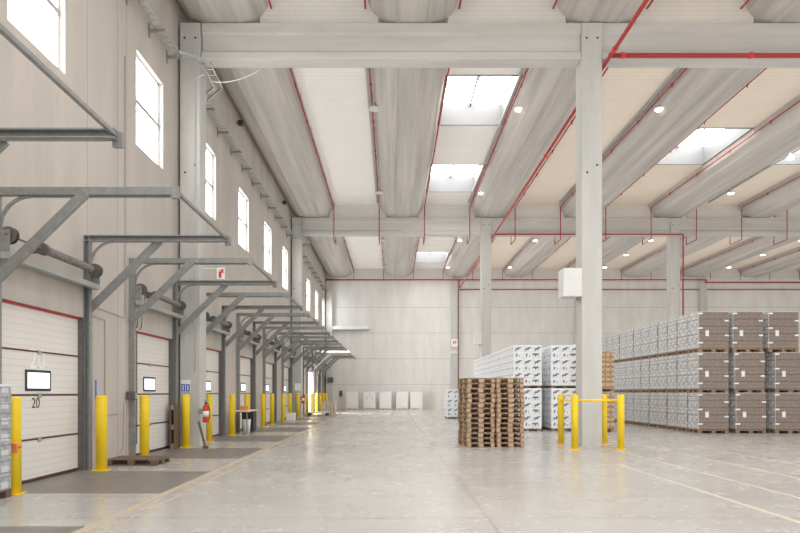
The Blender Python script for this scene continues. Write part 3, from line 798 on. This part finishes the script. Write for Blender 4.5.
# red pictogram flag sign projecting from the near wall column
t = thing('extinguisher_sign', 'white sign with red mark jutting from the near wall column', 'sign', (-5.62, Y1+.2, 4.9))
mk('board', 'paper', lambda b: (bx(b, .42, .66, 0, .01, .06, .40), bx(b, 0, .45, 0, .01, .36, .38)), t)
mk('red_mark', 'red2', lambda b: (bx(b, .48, .56, -.006, 0, .1, .27), bx(b, .55, .62, -.006, 0, .24, .35), bx(b, .5, .53, -.006, 0, .27, .33)), t)
t = thing('extinguisher_sign', 'small white and red sign high on the end wall pilaster', 'sign', (5.9, Y3-.52, 6.2))
mk('board', 'paper', lambda b: bx(b, -.3, .3, 0, .01, -.3, .4), t); mk('red_mark', 'red2', lambda b: (bx(b, -.14, -.02, -.006, 0, -.1, .22), bx(b, .04, .16, -.006, 0, 0, .24)), t)
tag(mk('junction_box', 'grey_box', lambda b: bbx(b, 5.5, 6.2, Y3-.7, Y3-.5, 5.2, 5.5, .02)), 'grey box on the end wall pilaster below the red sign', 'box')
# work bench between the bollards
wy = 23.85
t = thing('work_bench', 'small work bench standing between two yellow bollards', 'bench', (-5.75, wy, 0))
mk('worktop', 'wood_light', lambda b: bbx(b, -.3, .32, -.82, .85, .86, .9, .008), t)
for sx in (-.26, .24):
    for sy in (-.78, .76): mk('leg', 'steel', lambda b: bx(b, sx, sx+.04, sy, sy+.04, 0, .86), t)
mk('cabinet', 'black', lambda b: bbx(b, -.2, .26, .3, .78, .05, .8, .01), t)
tag(mk('waste_bin', 'grey_box', lambda b: lathe(b, [(.13, 0), (.17, .55)], n=16), None, (-5.62, wy-.3, 0)), 'pale waste bin under the work bench', 'bin')
tag(mk('parcel', 'orange', lambda b: bbx(b, -.12, .12, -.15, .15, 0, .16, .01), None, (-5.7, wy-.3, .9)), 'small orange parcel on the work bench', 'box')
y = 35.2
tag(mk('carton', 'white', lambda b: (bbx(b, -.25, .2, -.25, .25, 0, .42, .01), bx(b, -.06, .0, -.26, .26, .41, .43)), None, (-5.75+.05, 34.6, 0)), 'small white carton on the floor beside a yellow bollard', 'box')
# far end: platform trolley, pale pallets
t = thing('platform_trolley', 'low flat trolley on small wheels near the open door', 'trolley', (-5.3, 41.4, .0065))
mk('platform', 'white', lambda b: bbx(b, -.35, 1.0, -.4, .4, .2, .26, .01), t)
for sx in (-.28, .9):
    for sy in (-.3, .3): mk('wheel', 'black', lambda b: tube(b, [(sx, sy-.03, .1), (sx, sy+.03, .1)], .1, 14), t)
for k, px in enumerate((325, 332.2)):
    y = 43.4; x = (px - CX)*y/F
    for q in range(6):
        lab = 'pale wooden pallet, %s in the %s far stack by the dock' % (['lowest', 'second', 'third', 'fourth', 'fifth', 'topmost'][q], ['left', 'right'][k])
        o = thing('pallet', lab, 'pallet', (x, y, q*.16), 0, 'pale pallets in the %s far stack' % ['left', 'right'][k])
        pallet_parts(o, .49, .8, 'wood_light', whole=True)
# notices near the far doors
for k, (px, py) in enumerate(((297.5, 387.5), (316, 388))):
    y = [Y2, 47.3][k]; x = [-5.85, -5.95][k]
    if k == 0: tag(mk('notice', 'paper', lambda b: bbx(b, x-.2, x+.2, y-.012, y, 1.7, 2.15, .004)), 'white notice sheet on the middle wall column', 'notice')
# steel frame on the end wall, left of the pilaster
t = thing('steel_canopy', 'long pale steel channel fixed on the end wall near the dock corner', 'steel channel', (-5.6, Y3-.5, 7.45))
mk('channel', 'white', lambda b: (bx(b, 0, 3.4, 0, .45, .0, .06), bx(b, 0, 3.4, 0, .05, 0, .38), bx(b, 0, 3.4, .4, .5, 0, .38)), t)
tag(mk('horn', 'steel_dark', lambda b: bbx(b, -6.05, -5.5, Y3-.75, Y3-.5, 3.3-.8, 3.0, .03)), 'dark box on the corner pilaster of the end wall', 'box')
tag(mk('fire_hose_cabinet', 'steel_dark', lambda b: bbx(b, -5.0, -4.7, Y3-.12, Y3, 1.2, 1.75, .02)), 'small dark cabinet on the end wall left of the white pallets', 'cabinet')

# ------------------------------------------------------------------ light
W = bpy.data.worlds.new('World'); SC.world = W; W.use_nodes = True
bg = W.node_tree.nodes['Background']; bg.inputs[0].default_value = (1, .975, .94, 1); bg.inputs[1].default_value = 1.0
def area(name, loc, rot, sx, sy, e, col=(1, 1, 1)):
    l = bpy.data.lights.new(name, 'AREA'); l.shape = 'RECTANGLE'; l.size = sx; l.size_y = sy; l.energy = e; l.color = col
    o = bpy.data.objects.new(name, l); COL.objects.link(o); o.location = loc; o.rotation_euler = rot; return o

# ------------------------------------------------------------------ camera
cam = bpy.data.cameras.new('camera'); co = bpy.data.objects.new('camera', cam); COL.objects.link(co)
co.location = (0, 0, CH); co.rotation_euler = (PI/2, 0, 0)
cam.sensor_width = 36; cam.lens = F / 800 * 36
cam.shift_x = (400 - CX) / 800; cam.shift_y = (CY - 266.5) / 800
cam.clip_end = 300
SC.camera = co
SC.view_settings.view_transform = 'Standard'
SC.view_settings.look = 'None'
SC.view_settings.exposure = 0.26; SC.view_settings.gamma = 1.12
SC.cycles.use_denoising = True
SC.cycles.max_bounces = 10; SC.cycles.diffuse_bounces = 6
SC.cycles.sample_clamp_indirect = 6
SC.cycles.use_fast_gi = True; SC.cycles.fast_gi_method = 'ADD'
W.light_settings.ao_factor = .31; W.light_settings.distance = 12
